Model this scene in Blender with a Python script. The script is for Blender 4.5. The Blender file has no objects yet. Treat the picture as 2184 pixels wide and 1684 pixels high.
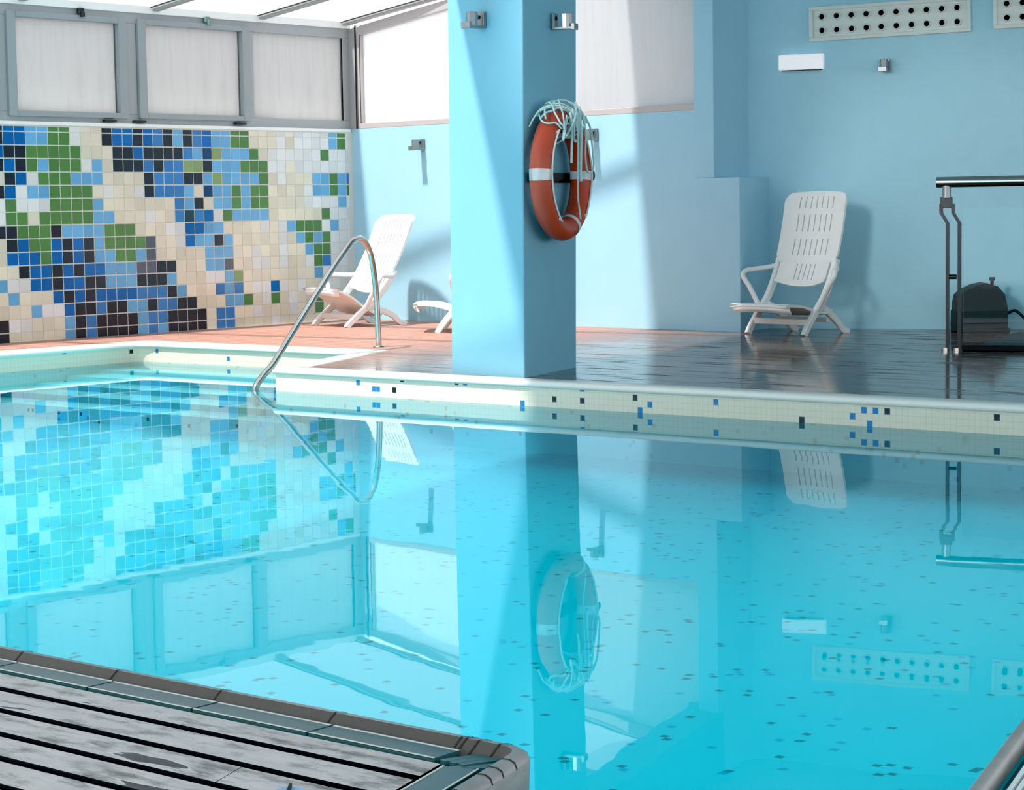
import bpy, bmesh, math, random
from math import sin, cos, pi, radians, sqrt
from mathutils import Vector, Matrix
random.seed(7)
scn = bpy.context.scene
COL = scn.collection

# ------------------------------------------------------------------ camera model
FPX, CX, CY, HC = 4602.2, 1092.0, 842.0, 1.0
YAW, PITCH, ROLL = -0.7040, 0.0857, -0.0165
_f = Vector((sin(YAW), cos(YAW), 0)); _r = Vector((cos(YAW), -sin(YAW), 0)); _u = Vector((0, 0, 1))
CF = _f * cos(PITCH) - _u * sin(PITCH)
_u2 = _u * cos(PITCH) + _f * sin(PITCH)
CR = _r * cos(ROLL) + _u2 * sin(ROLL)
CU = _u2 * cos(ROLL) - _r * sin(ROLL)
EYE = Vector((0, 0, HC))

def ray(px, py):
    return CR * ((px - CX) / FPX) - CU * ((py - CY) / FPX) + CF

def on_z(px, py, z):
    d = ray(px, py); return EYE + d * ((z - HC) / d.z)

def on_wall(px, py, a, b, off=0.0):
    """point seen at a pixel on the vertical plane through plan points a, b (moved by off along its normal)"""
    a = Vector((a[0], a[1], 0)); b = Vector((b[0], b[1], 0))
    n = Vector((-(b - a).y, (b - a).x, 0)).normalized()
    d = ray(px, py); t = ((a + n * off) - EYE).dot(n) / d.dot(n)
    return EYE + d * t

cam = bpy.data.cameras.new('camera'); camo = bpy.data.objects.new('camera', cam); COL.objects.link(camo)
cam.sensor_fit = 'HORIZONTAL'; cam.sensor_width = 36.0; cam.lens = FPX / 2184.0 * 36.0
cam.clip_start = 0.05; cam.clip_end = 200
m = Matrix.Identity(4)
for i in range(3):
    m[i][0] = CR[i]; m[i][1] = CU[i]; m[i][2] = -CF[i]; m[i][3] = EYE[i]
camo.matrix_world = m
scn.camera = camo

# ------------------------------------------------------------------ materials
def srgb(r, g, b):
    def c(v):
        v /= 255.0
        return v / 12.92 if v <= 0.04045 else ((v + 0.055) / 1.055) ** 2.4
    return (c(r), c(g), c(b), 1.0)

class NT:
    def __init__(s, name):
        s.m = bpy.data.materials.new(name); s.m.use_nodes = True
        s.t = s.m.node_tree; s.t.nodes.clear()
        s.out = s.n('ShaderNodeOutputMaterial')
    def n(s, typ, **kw):
        nd = s.t.nodes.new(typ)
        for k, v in kw.items():
            if k.startswith('i_'):
                nd.inputs[k[2:].replace('_', ' ')].default_value = v
            else:
                setattr(nd, k, v)
        return nd
    def l(s, a, b): s.t.links.new(a, b)
    def math(s, op, a, b=None, c=None):
        nd = s.n('ShaderNodeMath', operation=op)
        for i, v in enumerate((a, b, c)):
            if v is None: continue
            if isinstance(v, (int, float)): nd.inputs[i].default_value = v
            else: s.l(v, nd.inputs[i])
        return nd.outputs[0]
    def mix(s, fac, a, b):
        nd = s.n('ShaderNodeMix', data_type='RGBA')
        if isinstance(fac, (int, float)): nd.inputs[0].default_value = fac
        else: s.l(fac, nd.inputs[0])
        for i, v in ((6, a), (7, b)):
            if isinstance(v, tuple): nd.inputs[i].default_value = v
            else: s.l(v, nd.inputs[i])
        return nd.outputs[2]
    def ramp(s, fac, p0, p1, v0=0.0, v1=1.0):
        nd = s.n('ShaderNodeMapRange'); nd.clamp = True
        s.l(fac, nd.inputs[0])
        for i, v in enumerate((p0, p1, v0, v1)): nd.inputs[i + 1].default_value = v
        return nd.outputs[0]
    def pos(s):
        return s.n('ShaderNodeTexCoord').outputs['Object']
    def noise(s, vec, scale, detail=3.0, rough=0.55):
        nd = s.n('ShaderNodeTexNoise'); s.l(vec, nd.inputs['Vector'])
        nd.inputs['Scale'].default_value = scale; nd.inputs['Detail'].default_value = detail; nd.inputs['Roughness'].default_value = rough
        return nd.outputs['Fac']
    def scaled(s, vec, sx, sy, sz, loc=(0, 0, 0), rot=(0, 0, 0)):
        nd = s.n('ShaderNodeMapping'); s.l(vec, nd.inputs[0])
        nd.inputs['Scale'].default_value = (sx, sy, sz); nd.inputs['Location'].default_value = loc; nd.inputs['Rotation'].default_value = rot
        return nd.outputs[0]
    def bsdf(s, color=None, rough=0.5, metal=0.0, spec=0.5):
        b = s.n('ShaderNodeBsdfPrincipled')
        b.inputs['Roughness'].default_value = rough; b.inputs['Metallic'].default_value = metal
        b.inputs['Specular IOR Level'].default_value = spec
        if isinstance(color, tuple): b.inputs['Base Color'].default_value = color
        elif color is not None: s.l(color, b.inputs['Base Color'])
        s.l(b.outputs[0], s.out.inputs[0])
        return b
    def bump(s, b, height, strength=0.2, dist=0.01):
        nd = s.n('ShaderNodeBump'); nd.inputs['Strength'].default_value = strength; nd.inputs['Distance'].default_value = dist
        s.l(height, nd.inputs['Height']); s.l(nd.outputs[0], b.inputs['Normal'])

def simple(name, col, rough=0.5, metal=0.0, var=0.06, scale=12.0, bump=0.0, spec=0.5):
    """flat colour broken up by a little procedural noise"""
    t = NT(name); p = t.pos(); nz = t.noise(p, scale)
    dark = tuple(c * (1 - var) for c in col[:3]) + (1,); lite = tuple(min(1, c * (1 + var)) for c in col[:3]) + (1,)
    b = t.bsdf(t.mix(nz, dark, lite), rough, metal, spec)
    if bump: t.bump(b, t.noise(p, scale * 6), bump, 0.004)
    return t.m

M = {}
M['wall_blue'] = simple('wall_blue_paint', (0.40, 0.68, 0.82, 1), 0.75, var=0.04, scale=5, bump=0.05, spec=0.2)
M['pillar_blue'] = simple('pillar_blue_paint', (0.27, 0.575, 0.71, 1), 0.7, var=0.03, scale=5, bump=0.05, spec=0.25)
M['wall_side'] = simple('wall_side_blue_paint', (0.45, 0.75, 0.86, 1), 0.8, var=0.05, scale=7, bump=0.08, spec=0.2)
M['ceil'] = simple('ceiling_paint', (0.62, 0.74, 0.80, 1), 0.8, var=0.03)
M['white_trim'] = simple('white_trim', srgb(245, 244, 238), 0.4, var=0.02)
M['coping'] = simple('white_coping', srgb(246, 242, 230), 0.35, var=0.05, scale=4)
M['grout'] = simple('grout', srgb(226, 222, 212), 0.8, var=0.04, scale=30)
M['alu'] = simple('grey_aluminium', srgb(172, 172, 172), 0.5, 0.05, var=0.05, scale=5)
M['seal'] = simple('dark_grey_seal', srgb(92, 98, 102), 0.6, var=0.1)
M['alu_dark'] = simple('grey_sash', srgb(158, 164, 166), 0.5, 0.05, var=0.05, scale=5)
M['alu_light'] = simple('pale_aluminium', srgb(196, 188, 186), 0.5, 0.1, var=0.05, scale=5)
M['rafter'] = simple('rafter_grey', srgb(172, 168, 168), 0.5, 0.1, var=0.05, scale=5)
M['gasket'] = simple('black_gasket', srgb(40, 44, 44), 0.6, var=0.1)
M['green_gasket'] = simple('green_grey_seal', srgb(120, 146, 138), 0.5, var=0.15, scale=6)
M['steel'] = simple('polished_steel', srgb(205, 200, 192), 0.16, 1.0, var=0.05, scale=8)
M['brushed'] = simple('brushed_steel', srgb(150, 155, 155), 0.35, 0.75, var=0.12, scale=25)
M['dark_steel'] = simple('dark_steel', srgb(62, 64, 66), 0.35, 0.7, var=0.1)
M['black'] = simple('black_rubber', srgb(14, 14, 16), 0.6, var=0.2)
M['hole'] = simple('shade_black', srgb(6, 6, 8), 0.9, var=0.1)  # flat black for openings and board gaps: their shade put into colour
M['plastic'] = simple('white_plastic', srgb(238, 240, 236), 0.38, var=0.02, scale=8)
M['vent'] = simple('vent_plastic', srgb(226, 234, 226), 0.5, var=0.05, scale=9)
M['lamp_white'] = simple('lamp_cover', srgb(238, 238, 242), 0.4, var=0.02)
_b = [n for n in M['lamp_white'].node_tree.nodes if n.type == 'BSDF_PRINCIPLED'][0]; _b.inputs['Emission Color'].default_value = (1, 1, 1, 1); _b.inputs['Emission Strength'].default_value = 0.16
M['hood'] = simple('dark_grey_cover', srgb(58, 60, 62), 0.7, var=0.15, scale=10)
M['hood_low'] = simple('black_grey_base', srgb(34, 36, 38), 0.65, var=0.15, scale=10)
M['orange'] = simple('orange_ring', srgb(200, 84, 58), 0.42, var=0.07, scale=9)
M['tape'] = simple('reflective_tape', srgb(196, 202, 200), 0.3, 0.3, var=0.12, scale=20)
M['tape_white'] = simple('white_band', srgb(226, 232, 236), 0.5, var=0.05)
M['rope'] = simple('pale_rope', srgb(198, 230, 226), 0.85, var=0.18, scale=60)
M['cord'] = simple('white_cord', srgb(236, 228, 220), 0.8, var=0.08, scale=60)
M['flip_blue'] = simple('pale_blue_foam', srgb(160, 200, 232), 0.6, var=0.06)
M['skirt'] = simple('dark_joint', srgb(52, 44, 40), 0.8, var=0.2)

# far deck: reddish boards along X, patchy and wet
def deck_mat():
    t = NT('wet_deck_boards'); p = t.pos()
    xyz = t.n('ShaderNodeSeparateXYZ'); t.l(p, xyz.inputs[0])
    v = t.math('DIVIDE', xyz.outputs[1], 0.132)
    fr = t.math('FRACT', v); fl = t.math('FLOOR', v)
    gap = t.math('LESS_THAN', fr, 0.085)
    wn = t.n('ShaderNodeTexWhiteNoise', noise_dimensions='1D'); t.l(fl, wn.inputs['W'])
    grain = t.noise(t.scaled(p, 1.4, 22, 1), 3.0, 5.0)
    patch = t.noise(t.scaled(p, 0.5, 1.3, 1), 1.5, 4.0)
    c1 = t.mix(grain, srgb(176, 126, 108), srgb(204, 156, 136))
    c1 = t.mix(t.math('MULTIPLY', wn.outputs[0], 0.4), c1, srgb(170, 120, 102))
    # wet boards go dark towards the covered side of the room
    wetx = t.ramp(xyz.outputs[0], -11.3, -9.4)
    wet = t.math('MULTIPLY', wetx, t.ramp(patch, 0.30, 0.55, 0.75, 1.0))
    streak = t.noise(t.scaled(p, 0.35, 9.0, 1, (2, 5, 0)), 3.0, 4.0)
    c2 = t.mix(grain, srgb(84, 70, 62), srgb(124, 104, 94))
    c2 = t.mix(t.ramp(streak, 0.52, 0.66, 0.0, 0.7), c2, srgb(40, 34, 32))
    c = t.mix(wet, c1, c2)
    c = t.mix(t.math('MULTIPLY', gap, 0.85), c, srgb(18, 15, 14))
    b = t.bsdf(c, 0.4)
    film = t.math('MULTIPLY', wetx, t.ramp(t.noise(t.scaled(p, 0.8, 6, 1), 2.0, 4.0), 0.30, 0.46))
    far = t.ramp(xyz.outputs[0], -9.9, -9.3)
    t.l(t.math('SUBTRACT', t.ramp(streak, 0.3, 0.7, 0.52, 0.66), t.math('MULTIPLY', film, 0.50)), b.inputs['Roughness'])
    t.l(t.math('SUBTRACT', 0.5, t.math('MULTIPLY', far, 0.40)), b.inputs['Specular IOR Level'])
    h = t.math('SUBTRACT', t.math('MULTIPLY', t.noise(t.scaled(p, 2.0, 26, 1), 2.0, 3.0), 0.35), t.math('MULTIPLY', gap, 1.0))
    t.bump(b, h, 0.10, 0.004)
    return t.m
M['deck'] = deck_mat()

# near deck: weathered grey paint, peeling in flakes
def near_mat():
    t = NT('peeling_grey_boards'); p = t.pos()
    blot = t.noise(t.scaled(p, 2.2, 6.0, 1), 3.0, 6.0, 0.6)
    stain = t.noise(t.scaled(p, 3.0, 9.0, 1, (3, 1, 0)), 2.2, 5.0, 0.65)
    peel = t.noise(t.scaled(p, 1.2, 5.5, 1, (7.3, 2.2, 0)), 1.7, 3.0, 0.5)
    c = t.mix(t.ramp(blot, 0.3, 0.7), srgb(198, 184, 177), srgb(228, 213, 204))
    c = t.mix(t.ramp(stain, 0.50, 0.66, 0.0, 0.85), c, srgb(104, 94, 84))
    c = t.mix(t.ramp(t.noise(p, 26.0, 3.0), 0.68, 0.76, 0, 0.6), c, srgb(70, 62, 56))
    pk = t.ramp(peel, 0.635, 0.642)
    rim = t.math('SUBTRACT', t.ramp(peel, 0.620, 0.625), pk)
    c = t.mix(t.math('MULTIPLY', rim, 0.8), c, srgb(226, 216, 208))
    c = t.mix(pk, c, srgb(78, 72, 70))
    b = t.bsdf(c, 0.55, spec=0.3)
    t.l(t.ramp(blot, 0.3, 0.7, 0.32, 0.55), b.inputs['Roughness'])
    t.bump(b, t.math('SUBTRACT', t.noise(t.scaled(p, 4, 30, 1), 4.0, 4.0), pk), 0.25, 0.004)
    return t.m
M['near'] = near_mat()

def slab_mat():
    t = NT('glazed_teal_slab'); p = t.pos()
    c = t.mix(t.noise(p, 9.0, 4.0), srgb(52, 92, 94), srgb(72, 110, 110))
    b = t.bsdf(c, 0.3, spec=0.35); t.bump(b, t.noise(p, 60.0), 0.06, 0.002)
    return t.m
M['slab'] = slab_mat()
def nosing_mat():
    t = NT('grey_nosing'); p = t.pos()
    c = t.mix(t.noise(t.scaled(p, 2, 2, 8), 6.0, 4.0), srgb(128, 124, 118), srgb(176, 172, 168))
    b = t.bsdf(c, 0.38, spec=0.5); t.bump(b, t.noise(p, 50.0), 0.08, 0.002)
    return t.m
M['nosing'] = nosing_mat()
M['nosing_shade'] = simple('nosing_inner_shade', srgb(84, 78, 70), 0.6, var=0.2, scale=14)  # shade on the inner face of the nosing, put into a darker colour

# small pool mosaic: world grid with rare black and blue chips
def pool_mat(name, base_a, base_b, pd, pb, grid=0.0345, grout=0.5):
    t = NT(name); p = t.pos()
    sh = t.scaled(p, 1 / grid, 1 / grid, 1 / grid, (0.13, 0.27, 0.41))
    fl = t.n('ShaderNodeVectorMath', operation='FLOOR'); t.l(sh, fl.inputs[0])
    fr = t.n('ShaderNodeVectorMath', operation='FRACTION'); t.l(sh, fr.inputs[0])
    wn = t.n('ShaderNodeTexWhiteNoise', noise_dimensions='3D'); t.l(fl.outputs[0], wn.inputs['Vector'])
    w = wn.outputs['Value']
    col = t.mix(t.noise(p, 1.1, 2.0), base_a, base_b)
    isd = t.math('LESS_THAN', w, pd)
    isb = t.math('MULTIPLY', t.math('LESS_THAN', w, pd + pb), t.math('SUBTRACT', 1.0, isd))
    geo = t.n('ShaderNodeNewGeometry'); nn = t.n('ShaderNodeSeparateXYZ'); t.l(geo.outputs['True Normal'], nn.inputs[0])
    f = t.n('ShaderNodeSeparateXYZ'); t.l(fr.outputs[0], f.inputs[0])
    g = None
    for i in range(3):
        e = t.math('LESS_THAN', t.math('ABSOLUTE', t.math('SUBTRACT', f.outputs[i], 0.5)), 0.455)
        e = t.math('SUBTRACT', 1.0, e)
        e = t.math('MULTIPLY', e, t.math('LESS_THAN', t.math('ABSOLUTE', nn.outputs[i]), 0.6))
        g = e if g is None else t.math('MAXIMUM', g, e)
    col = t.mix(isb, col, srgb(38, 128, 190))
    col = t.mix(isd, col, srgb(14, 24, 40))
    gcol = tuple(c * 0.82 for c in base_a[:3]) + (1,)
    col = t.mix(t.math('MULTIPLY', g, grout), col, gcol)
    t.bsdf(col, 0.3, spec=0.4)
    return t.m
M['pool_wall'] = pool_mat('pool_wall_mosaic', srgb(230, 224, 200), srgb(240, 234, 212), 0.010, 0.015)
M['pool_floor'] = pool_mat('pool_floor_mosaic', (0.085, 0.52, 0.66, 1), (0.10, 0.58, 0.72, 1), 0.013, 0.010, grid=0.0245, grout=0.10)
M['pool_step'] = pool_mat('pool_step_mosaic', srgb(120, 226, 238), srgb(140, 232, 242), 0.012, 0.012, grout=0.2)
M['pool_riser'] = simple('pool_riser', srgb(50, 176, 200), 0.4, var=0.08)

def water_mat():
    t = NT('pool_water'); p = t.pos()
    fres = t.n('ShaderNodeFresnel'); fres.inputs['IOR'].default_value = 1.43
    tr = t.n('ShaderNodeBsdfTransparent'); tr.inputs['Color'].default_value = (0.54, 0.65, 0.67, 1)
    gl = t.n('ShaderNodeBsdfGlossy'); gl.inputs['Roughness'].default_value = 0.012; gl.inputs['Color'].default_value = (0.74, 0.95, 1.0, 1)
    nz = t.noise(t.scaled(p, 0.8, 1.6, 1), 2.2, 2.0, 0.5)
    bp = t.n('ShaderNodeBump'); bp.inputs['Strength'].default_value = 0.05; bp.inputs['Distance'].default_value = 0.007
    t.l(nz, bp.inputs['Height']); t.l(bp.outputs[0], gl.inputs['Normal'])
    mx = t.n('ShaderNodeMixShader'); t.l(fres.outputs[0], mx.inputs[0]); t.l(tr.outputs[0], mx.inputs[1]); t.l(gl.outputs[0], mx.inputs[2])
    t.l(mx.outputs[0], t.out.inputs[0])
    return t.m
M['water'] = water_mat()

def pane_mat(name, dif, trl, clear, streak=0.10, warm=1.0, through=(0.97, 0.97, 1.0, 1)):
    """frosted sheet: part clear, part scattering, with rain streaks of dirt"""
    t = NT(name); p = t.pos()
    st = t.noise(t.scaled(p, 9, 9, 0.9), 2.0, 5.0, 0.6)
    fac = t.ramp(st, 0.45, 0.75, 1.0, 1.0 - streak)
    def tint(v):
        nd = t.n('ShaderNodeMix', data_type='RGBA'); t.l(fac, nd.inputs[0])
        nd.inputs[6].default_value = tuple(v * 0.55 * c for c in (1, .98, .95)) + (1,); nd.inputs[7].default_value = (v * warm, v, v * (2 - warm) if v * (2 - warm) <= 1 else 1, 1)
        return nd.outputs[2]
    d = t.n('ShaderNodeBsdfDiffuse'); t.l(tint(dif), d.inputs[0])
    tl = t.n('ShaderNodeBsdfTranslucent'); t.l(tint(trl), tl.inputs[0])
    tr = t.n('ShaderNodeBsdfTransparent'); tr.inputs[0].default_value = through
    m1 = t.n('ShaderNodeMixShader'); m1.inputs[0].default_value = 0.6; t.l(d.outputs[0], m1.inputs[1]); t.l(tl.outputs[0], m1.inputs[2])
    m2 = t.n('ShaderNodeMixShader'); m2.inputs[0].default_value = clear; t.l(m1.outputs[0], m2.inputs[1]); t.l(tr.outputs[0], m2.inputs[2])
    t.l(m2.outputs[0], t.out.inputs[0])
    return t.m
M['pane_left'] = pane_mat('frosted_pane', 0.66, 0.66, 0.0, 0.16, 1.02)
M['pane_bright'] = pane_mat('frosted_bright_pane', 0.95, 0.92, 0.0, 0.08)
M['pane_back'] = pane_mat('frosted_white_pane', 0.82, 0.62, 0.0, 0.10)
M['roof_pane'] = pane_mat('roof_sheet', 0.5, 0.38, 0.78, 0.02, 1.0, (0.43, 0.43, 0.45, 1))
def glass_mat():
    t = NT('clear_glass')
    tr = t.n('ShaderNodeBsdfTransparent'); tr.inputs[0].default_value = (0.93, 0.985, 0.99, 1)
    gl = t.n('ShaderNodeBsdfGlossy'); gl.inputs['Roughness'].default_value = 0.02
    fr = t.n('ShaderNodeFresnel'); fr.inputs['IOR'].default_value = 1.3
    nz = t.math('MULTIPLY', fr.outputs[0], t.ramp(t.noise(t.pos(), 3.0), 0, 1, 0.9, 1.1))
    mx = t.n('ShaderNodeMixShader'); t.l(nz, mx.inputs[0]); t.l(tr.outputs[0], mx.inputs[1]); t.l(gl.outputs[0], mx.inputs[2])
    t.l(mx.outputs[0], t.out.inputs[0]); return t.m
M['glass'] = glass_mat()

# ------------------------------------------------------------------ mesh helpers
class MB:
    def __init__(s): s.v = []; s.f = []; s.m = []; s.sm = []
    def add(s, vs, fs, mi=0, smooth=False):
        o = len(s.v); s.v += [tuple(v) for v in vs]
        for f in fs: s.f.append(tuple(i + o for i in f)); s.m.append(mi); s.sm.append(smooth)
        return s
    def hexa(s, b4, t4, mi=0, side=None):
        if side is not None:
            s.add(list(b4) + list(t4), [(4, 5, 6, 7)], mi); return s.add(list(b4) + list(t4), [(3, 2, 1, 0), (0, 1, 5, 4), (1, 2, 6, 5), (2, 3, 7, 6), (3, 0, 4, 7)], side)
        return s.add(list(b4) + list(t4), [(3, 2, 1, 0), (4, 5, 6, 7), (0, 1, 5, 4), (1, 2, 6, 5), (2, 3, 7, 6), (3, 0, 4, 7)], mi)
    def box(s, x0, x1, y0, y1, z0, z1, mi=0):
        return s.hexa([(x0, y0, z0), (x1, y0, z0), (x1, y1, z0), (x0, y1, z0)], [(x0, y0, z1), (x1, y0, z1), (x1, y1, z1), (x0, y1, z1)], mi)
    def obox(s, o, ax, ay, az, mi=0):
        """box from corner o along three edge vectors"""
        o = Vector(o); ax = Vector(ax); ay = Vector(ay); az = Vector(az)
        return s.hexa([o, o + ax, o + ax + ay, o + ay], [o + az, o + ax + az, o + ax + ay + az, o + ay + az], mi)
    def prism(s, poly, z0, z1, mi=0):
        n = len(poly); vs = [(p[0], p[1], z0) for p in poly] + [(p[0], p[1], z1) for p in poly]
        fs = [tuple(range(n - 1, -1, -1)), tuple(range(n, 2 * n))] + [(i, (i + 1) % n, n + (i + 1) % n, n + i) for i in range(n)]
        return s.add(vs, fs, mi)
    def strips(s, rows, mi=0, smooth=False, closed=False):
        """rows: list of point rows of one length; skins between neighbours"""
        k = len(rows[0]); vs = [p for r in rows for p in r]; fs = []
        for i in range(len(rows) - 1):
            for j in range(k if closed else k - 1):
                a = i * k + j; b = i * k + (j + 1) % k
                fs.append((a, b, b + k, a + k))
        return s.add(vs, fs, mi, smooth)
    def tube(s, pts, r, n=10, closed=False, mi=0, caps=True):
        pts = [Vector(p) for p in pts]; rows = []
        N = len(pts); nrm = None
        for i, p in enumerate(pts):
            if closed: tg = (pts[(i + 1) % N] - pts[i - 1]).normalized()
            else: tg = (pts[min(i + 1, N - 1)] - pts[max(i - 1, 0)]).normalized()
            if nrm is None:
                nrm = tg.cross(Vector((0.31, 0.2, 0.93))).normalized()
            else:
                nrm = (nrm - tg * nrm.dot(tg)).normalized()
            bi = tg.cross(nrm); rr = r[i] if isinstance(r, list) else r
            rows.append([p + nrm * (rr * cos(2 * pi * k / n)) + bi * (rr * sin(2 * pi * k / n)) for k in range(n)])
        if closed: rows.append(rows[0])
        s.strips(rows, mi, True, True)
        if caps and not closed:
            s.add(rows[0], [tuple(range(n - 1, -1, -1))], mi); s.add(rows[-1], [tuple(range(n))], mi)
        return s
    def build(s, name, mats, parent=None, bevel=0.0, seg=2, autosmooth=False, weld=False):
        me = bpy.data.meshes.new(name); me.from_pydata(s.v, [], s.f); me.update()
        if not isinstance(mats, (list, tuple)): mats = [mats]
        for mm in mats: me.materials.append(mm)
        me.polygons.foreach_set('material_index', s.m); me.polygons.foreach_set('use_smooth', s.sm)
        bm = bmesh.new(); bm.from_mesh(me)
        if weld: bmesh.ops.remove_doubles(bm, verts=bm.verts, dist=1e-5)
        bmesh.ops.recalc_face_normals(bm, faces=bm.faces); bm.to_mesh(me); bm.free()
        o = bpy.data.objects.new(name, me); COL.objects.link(o)
        if parent: o.parent = parent
        if bevel:
            b = o.modifiers.new('bevel', 'BEVEL'); b.width = bevel; b.segments = seg; b.limit_method = 'ANGLE'; b.angle_limit = radians(40)
        return o

def catmull(pts, sub=6, closed=False):
    P = [Vector(p) for p in pts]; out = []; n = len(P)
    rng = range(n if closed else n - 1)
    for i in rng:
        p0 = P[i - 1] if (closed or i > 0) else P[0] * 2 - P[1]
        p1 = P[i]; p2 = P[(i + 1) % n]
        p3 = P[(i + 2) % n] if (closed or i + 2 < n) else P[-1] * 2 - P[-2]
        for k in range(sub):
            t = k / sub
            out.append(0.5 * ((2 * p1) + (p2 - p0) * t + (2 * p0 - 5 * p1 + 4 * p2 - p3) * t * t + (3 * p1 - p0 - 3 * p2 + p3) * t ** 3))
    if not closed: out.append(P[-1])
    return out

def tag(o, label, cat, group=None, kind=None):
    o['label'] = label
    if cat: o['category'] = cat
    if group: o['group'] = group
    if kind: o['kind'] = kind
    return o

def empty(name, loc=(0, 0, 0), rz=0.0):
    o = bpy.data.objects.new(name, None); COL.objects.link(o); o.location = loc; o.rotation_euler = (0, 0, rz); o.empty_display_size = 0.1
    return o

def copy_tree(o, parent=None):
    c = o.copy(); COL.objects.link(c)
    if parent: c.parent = parent
    for ch in list(o.children): copy_tree(ch, c)
    return c

# ------------------------------------------------------------------ plan of the place
WX = -14.27                                     # face of the mosaic wall
BK = ((-14.27, 14.55), (-9.60, 14.25))          # face of the back wall
def bw(x, z, off=0.0): return Vector((x, 14.55 - 0.0642 * (x + 14.27) - off, z))
RD = Vector((0.948, 0.317, 0)).normalized(); RN = Vector((RD.y, -RD.x, 0)); RO = Vector((-8.82, 15.11, 0))
def rw(s, z, off=0.0): return RO + RD * s + RN * off + Vector((0, 0, z))
BD = Vector((0.300, -0.954, 0)).normalized()    # skewed line of beam, pillar side and near steps
WZ = -0.15                                      # water level
FZ = -0.42

# ---------------- mosaic wall
ROWS = """K BBLLGGWCCKBBKBMKLKMBLLGGCCCWCWWWWLG
K BBLLGGWCCKBBKBMKLKMBLLGGCCCWCWWWWLG
B KKGGGGGCCCKKBKKKKMLNgLLLGCWWWWWWGWW
K BKGLGGGWLCKKKMKMMggKLLLGGGWWCWWWWWW
C KBWGGGLLLCCCCKMMMKKLgLLLLGCWCCCLLGLM
K BWLLGGGGCWCCWKMMMLCNLLGLGGCCCCWLLGLG
W GWWWGGGGLCCCCCCCMLKCLLGLGGCCCCWWWWLW
W GGCGGGGGLLCCCWCCMDMBWGLLLLCCCCCCGWWW
K KGGGKLLLLGGGCCCWWBBLLCCCCWCWLGGGWLW
C KBGGBKBKLGGGGkCCWBLLKLCCCCCWCLGLGWW
C BBBGBKBKLLGGLkCCCCCLLLCCWCCWCCLGGWW
C CKBBKBKBBLLLkkKKCCCLLkCCWWCWCCWGMWW
L WWBBKBBKKLLLKKKLCCCWWLgCCCCCCCCLWWW
C LCCCBKBKBBBBMMMKLCCCMLMCWWBWCWCCWWW
C CCLWWBKKMKKLLKMMKKCCCLLGCWGCWCCGLWW
K WWCCCLKMKKKKLMMKKKKCMMCCWCCCWCCGCWW
K CCCCCLKMKKKKLMLKKKKCMMCCCCWCCWCCCWW""".splitlines()
PAL = {'B': (18, 102, 174), 'M': (64, 126, 186), 'L': (110, 172, 214), 'G': (88, 132, 70), 'g': (138, 160, 104), 'K': (42, 46, 54),
       'k': (92, 96, 108), 'D': (40, 70, 78), 'N': (30, 66, 104), 'C': (226, 216, 194), 'W': (226, 224, 220)}
PK = list(PAL)
tile_m = []
for k in PK:
    t = NT('tile_' + {'B': 'blue', 'M': 'mid_blue', 'L': 'light_blue', 'G': 'green', 'g': 'pale_green', 'K': 'black', 'k': 'grey', 'D': 'dark_teal', 'N': 'navy', 'C': 'cream', 'W': 'white'}[k])
    c = srgb(*PAL[k]); p = t.pos()
    a = tuple(v * 0.9 for v in c[:3]) + (1,); b2 = tuple(min(1, v * 1.12) for v in c[:3]) + (1,)
    sh = t.scaled(p, 1, 1 / 0.11068, 1 / 0.1074, (0.5, -10.587 / 0.11068, -1.688 / 0.1074)); fl = t.n('ShaderNodeVectorMath', operation='FLOOR'); t.l(sh, fl.inputs[0])
    wn = t.n('ShaderNodeTexWhiteNoise'); t.l(fl.outputs[0], wn.inputs['Vector'])
    b = t.bsdf(t.mix(wn.outputs[0], a, b2), 0.22, spec=0.4)
    t.bump(b, t.noise(p, 14.0, 2.0), 0.05, 0.004)
    tile_m.append(t.m)
Y0, PY, PZ, ZT = 10.587, 0.11068, 0.1074, 1.688
mb = MB()
mb.box(WX - 0.22, WX, 4.0, 14.62, -0.02, 1.745, 0)
rnd = random.Random(3)
for r in range(17):
    z1 = 1.735 if r == 0 else ZT - PZ * (r - 1); z0 = max(0.0, ZT - PZ * r)
    if z1 - z0 < 0.01: continue
    line = ROWS[r].split(' ')
    for c in range(-56, 36):
        y0 = Y0 + c * PY; y1 = y0 + PY
        if c >= 35: y1 = 14.50
        if c >= 0: k = line[1][c] if c < len(line[1]) else 'W'
        elif c == -1: k = line[0]
        else:   # beyond the frame: same kind of patches, soft noise
            q = sin(c * 0.37 + r * 0.3) + sin(c * 0.21 - r * 0.45 + 1.0)
            k = 'C' if q < 0.5 else rnd.choice('BBKMLLG')
            if k == 'C' and rnd.random() < 0.3: k = 'W'
        soft = k in 'CW'
        g = 0.0022 if soft else 0.0050; h = 0.003
        j = [rnd.uniform(0, 0.0007) for _ in range(4)]
        a0, a1, b0, b1 = y0 + g, y1 - g, z0 + (g if z0 > 0 else 0.0), z1 - g
        x = WX + h
        mb.add([(x + j[0], a0, b0), (x + j[1], a1, b0), (x + j[2], a1, b1), (x + j[3], a0, b1), (WX - .001, a0, b0), (WX - .001, a1, b0), (WX - .001, a1, b1), (WX - .001, a0, b1)],
               [(0, 1, 2, 3), (0, 4, 5, 1), (1, 5, 6, 2), (2, 6, 7, 3), (3, 7, 4, 0)], 1 + PK.index(k))
tag(mb.build('wall_left', [M['grout']] + tile_m), 'wall of square mosaic tiles in blue, green, black and cream patches', 'wall', kind='structure')
mb = MB(); mb.box(WX - 0.22, WX + 0.014, 4.0, 14.53, 1.742, 1.772)
tag(mb.build('trim_1', M['white_trim'], bevel=0.005), 'white strip capping the mosaic wall under the windows', 'trim', kind='structure')

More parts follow.
